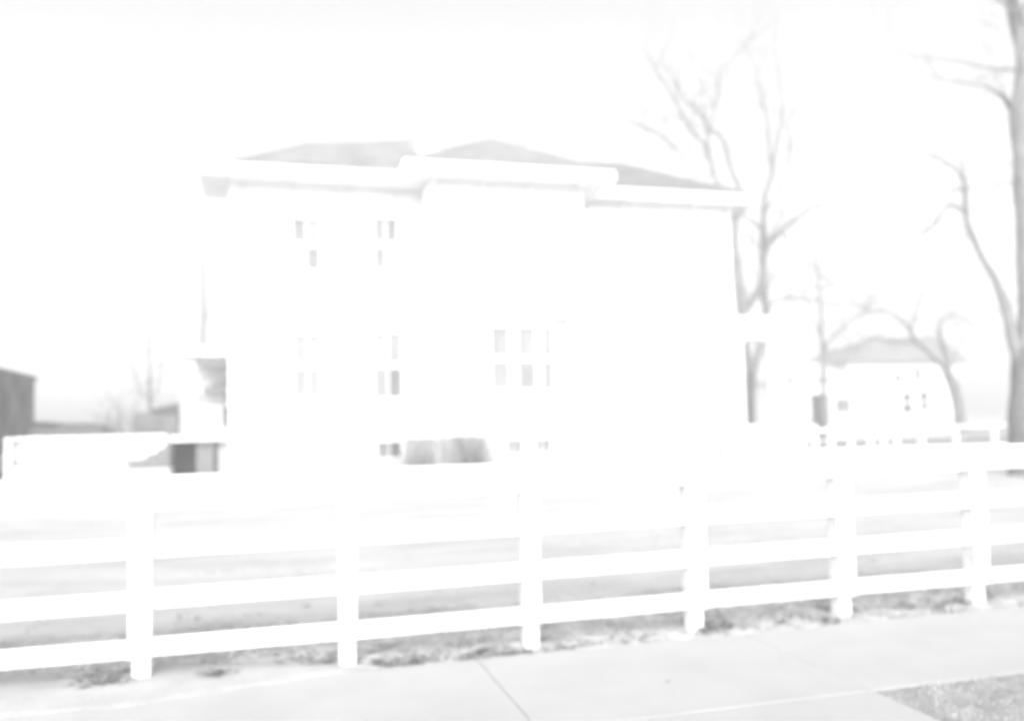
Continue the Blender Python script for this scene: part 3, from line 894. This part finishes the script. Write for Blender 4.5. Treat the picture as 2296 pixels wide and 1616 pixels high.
def shed():
    Y = 38.0
    xa, xb = at(298, 940, Y).x, at(396, 940, Y).x
    zt = at(345, 922, Y).z
    root = thing('grey_shed', 'low grey shed with a dark roof edge between the white wall and left porch', 'shed', ((xa + xb) / 2, Y, 0))
    MB().box(xa, xb, Y, Y + 4, 0, zt).build('wall', M['board_dark'], root)
    zr = at(345, 907, Y).z
    xm = at(338, 910, Y).x
    MB().prism([(xm, zt + .003), (xb + .2, zt + .003), (xb + .2, zr + .1), (xm, zr - .2)], Y - .2, Y + 4.2).build('roof', M['roof_dark'], root)
    MB().box(xa + .5, xa + 1.1, Y - .04, Y - .002, .8, 1.3).build('window', M['glassd'], root)
shed()

def car():
    Y = 29.5
    c = at(175, 966, Y)
    L, top = 4.2, at(175, 947, Y).z
    root = thing('parked_car', 'dark rounded car roof just showing above the low white wall', 'car', (c.x, Y, 0))
    # side profile along x, several sections across y for a rounded body
    def sec(y, s, dz=0):
        pts = [(-2.1, .35), (-2.15, .62), (-2.0, .82), (-1.25, .95), (-.75, top * .86), (-.35, top - .02), (.35, top), (.85, top - .08), (1.35, .98), (1.95, .85), (2.15, .62), (2.1, .35)]
        return [(c.x + x * s, y, z - dz * (z > .9)) for x, z in pts]
    secs = [sec(Y - .82, .97, .12), sec(Y - .7, 1, .03), sec(Y, 1.01, 0), sec(Y + .7, 1, .03), sec(Y + .82, .97, .12)]
    n = len(secs[0])
    vs = [v for s_ in secs for v in s_]
    fs = []
    for j in range(len(secs) - 1):
        for i in range(n):
            i2 = (i + 1) % n
            fs.append((j * n + i, j * n + i2, (j + 1) * n + i2, (j + 1) * n + i))
    fs += [tuple(range(n - 1, -1, -1)), tuple(range((len(secs) - 1) * n, len(secs) * n))]
    MB().add(vs, fs).build('body', M['car'], root, bevel=.03)
    for sx in (-1.3, 1.3):
        for sy in (-.8, .8):
            mb = MB().tube([(c.x + sx, Y + sy - .1, .32), (c.x + sx, Y + sy + .1, .32)], [.32, .32], 20)
            wh = mb.build('wheel', M['void'], root)
            MB().tube([(c.x + sx, Y + sy - .115, .32), (c.x + sx, Y + sy + .115, .32)], [.17, .17], 14).build('hubcap', M['metal'], wh)
    MB().prism([(c.x - .65, 1.0), (c.x + .05, 1.0), (c.x + .05, top - .14), (c.x - .3, top - .14)], Y - .84, Y - .815).build('side_window', M['glassd'], root)
    MB().prism([(c.x + .12, 1.0), (c.x + 1.0, 1.0), (c.x + .7, top - .2), (c.x + .12, top - .14)], Y - .84, Y - .815).build('side_window', M['glassd'], root)
car()

# ------------------------------------------------------------------ small house at the right
def small_house():
    Y = 48.0
    def X(px, py=880, yy=Y): return at(px, py, yy).x
    def Z(px, py, yy=Y): return at(px, py, yy).z
    root = thing('small_house', 'small white house with a grey roof in the distance at the right', 'house', (X(2030), Y, 0))
    x0, x1 = X(1902), X(2148)
    ze = Z(2020, 806)
    MB().box(x0, x1, Y, Y + 7, 0, ze).build('wall', M['wall'], root)
    yr = Y + 3.5
    ra, rb = at(1962, 755, yr), at(2096, 752, yr)
    e = .35
    zl = ze + .004
    MB().add([(x0 - e, Y - e, zl - .15), (x1 + e + .4, Y - e, zl - .15), (x1 + e + .4, Y + 7 + e, zl - .15), (x0 - e, Y + 7 + e, zl - .15), tuple(ra), tuple(rb)],
             [(0, 1, 5, 4), (1, 2, 5), (2, 3, 4, 5), (3, 0, 4), (3, 2, 1, 0)]).build('roof', M['roof'], root)
    g = [G[2], G[3]]
    window(root, 2023, 2043, 881, 924, Y - .001, [G[4], M['void']], cols=1, fr=.08)
    window(root, 2062, 2080, 879, 918, Y - .001, [M['void'], G[4]], cols=1, fr=.08)
    window(root, 2006, 2019, 836, 858, Y - .001, [G[4]], cols=1, rows=1, fr=.06)
    window(root, 2050, 2063, 823, 853, Y - .001, [G[4]], cols=1, rows=1, fr=.06)
    window(root, 1925, 1936, 888, 898, Y - .001, [G[1]], cols=1, rows=1, fr=.06)
    # lower wing with a shaded doorway at the left
    yw = Y - 3
    xa, xb = X(1772, 900, yw), X(1912, 900, yw)
    zt = Z(1850, 850, yw)
    zo = Z(1840, 884, yw)
    MB().box(xa, X(1818, 900, yw), yw, yw + 5, 0, zt).box(X(1860, 900, yw), xb, yw, yw + 5, 0, zt).box(X(1818, 900, yw), X(1860, 900, yw), yw, yw + 5, zo, zt).build('wing_wall', M['wall'], root)
    MB().box(X(1818, 900, yw) + .002, X(1860, 900, yw) - .002, yw + .25, yw + .35, 0, zo - .003).build('doorway_shade_sheet', M['void'], root)  # near-black sheet close to the front, painted as the doorway's deep shade
    MB().box(X(1826, 910, yw), X(1829, 910, yw), yw + .1, yw + .25, 0, zo - .003).build('porch_post', M['board_dark'], root)
    MB().box(X(1843, 910, yw), X(1845, 910, yw), yw + .1, yw + .25, 0, zo - .003).build('porch_post', M['board_dark'], root)
    zr = Z(1850, 812, yw + 2.5)
    MB().add([(xa - .3, yw - .3, zt), (xb + .0, yw - .3, zt), (xb, yw + 5.3, zt), (xa - .3, yw + 5.3, zt), (xa + 2, yw + 2.5, zr), (xb - .5, yw + 2.5, zr)],
             [(0, 1, 5, 4), (1, 2, 5), (2, 3, 4, 5), (3, 0, 4), (3, 2, 1, 0)]).build('wing_roof', mat('pale_wing_roof', .55, .9, .1), root)
    window(root, 1874, 1905, 893, 922, yw - .001, [G[4], G[3], G[3]], cols=3, rows=1, fr=.07)
    window(root, 1782, 1808, 893, 934, yw - .001, [BLIND_GLARE], cols=1, rows=1, fr=.06)
small_house()

# ------------------------------------------------------------------ far board fence at the right
def far_fence():
    Y = 19.5
    def X(px): return at(px, 980, Y).x
    z = lambda px, py: at(px, py, Y).z
    root = thing('board_fence', 'white board fence far across the lawn in front of the small house', 'fence', (X(2050), Y, 0))
    posts = [1800, 1829, 1866, 1910, 1954, 1983, 2013, 2069, 2146, 2233, 2310, 2390]
    for px in posts:
        x = X(px)
        MB().box(x - .06, x + .06, Y, Y + .1, -.2, z(px, 952)).build('post', M['fence'], root)
    for a, b in zip(posts[:-1], posts[1:]):
        xa, xb = X(a), X(b)
        for (p0, p1) in ((955, 962.5), (980, 983.5), (998, 1010)):
            z1, z0 = (z(2050, p0)), (z(2050, p1))
            MB().box(xa + .003, xb - .003, Y - .03, Y - .003, z0, z1).build('board', M['fence'], root)
        for (z0, z1) in ((.45, .6), (.12, .27)):
            MB().box(xa + .003, xb - .003, Y - .03, Y - .003, z0, z1).build('board', M['fence'], root)
far_fence()

tag(MB().box(4, 120, 34.5, 46.5, -.05, .012).build('road', M['asphalt']), kind='structure')

# hedge row behind the far fence that darkens its gaps at the far right
p = at(2290, 970, 22)
h = MB()
rng = random.Random(77)
for _ in range(170):
    x = rng.uniform(at(2085, 970, 21.5).x, at(2420, 970, 21.5).x)
    q = Vector((x, 21.5 + rng.uniform(-.4, .4), -.02))
    twig_rec(h, q, Vector((rng.gauss(0, .3), rng.gauss(0, .3), 1)).normalized(), rng.uniform(.6, .95), .012, 1, rng)
tag(h.build('low_hedge', M['twig']), 'low bare twiggy hedge behind the right end of the far board fence', 'hedge')

# ------------------------------------------------------------------ haze
def haze():
    mb = MB().box(-170, 170, -50, 175, -1.2, 24)
    m = bpy.data.materials.new('haze')
    m.use_nodes = True
    n, l = m.node_tree.nodes, m.node_tree.links
    n.remove(n['Principled BSDF'])
    v = n.new('ShaderNodeVolumePrincipled')
    v.inputs['Color'].default_value = (.95, .95, .95, 1)
    v.inputs['Density'].default_value = 0.0085
    v.inputs['Anisotropy'].default_value = 0.2
    l.new(v.outputs[0], n['Material Output'].inputs['Volume'])
    o = mb.build('haze', m)
    o['kind'] = 'stuff'
haze()
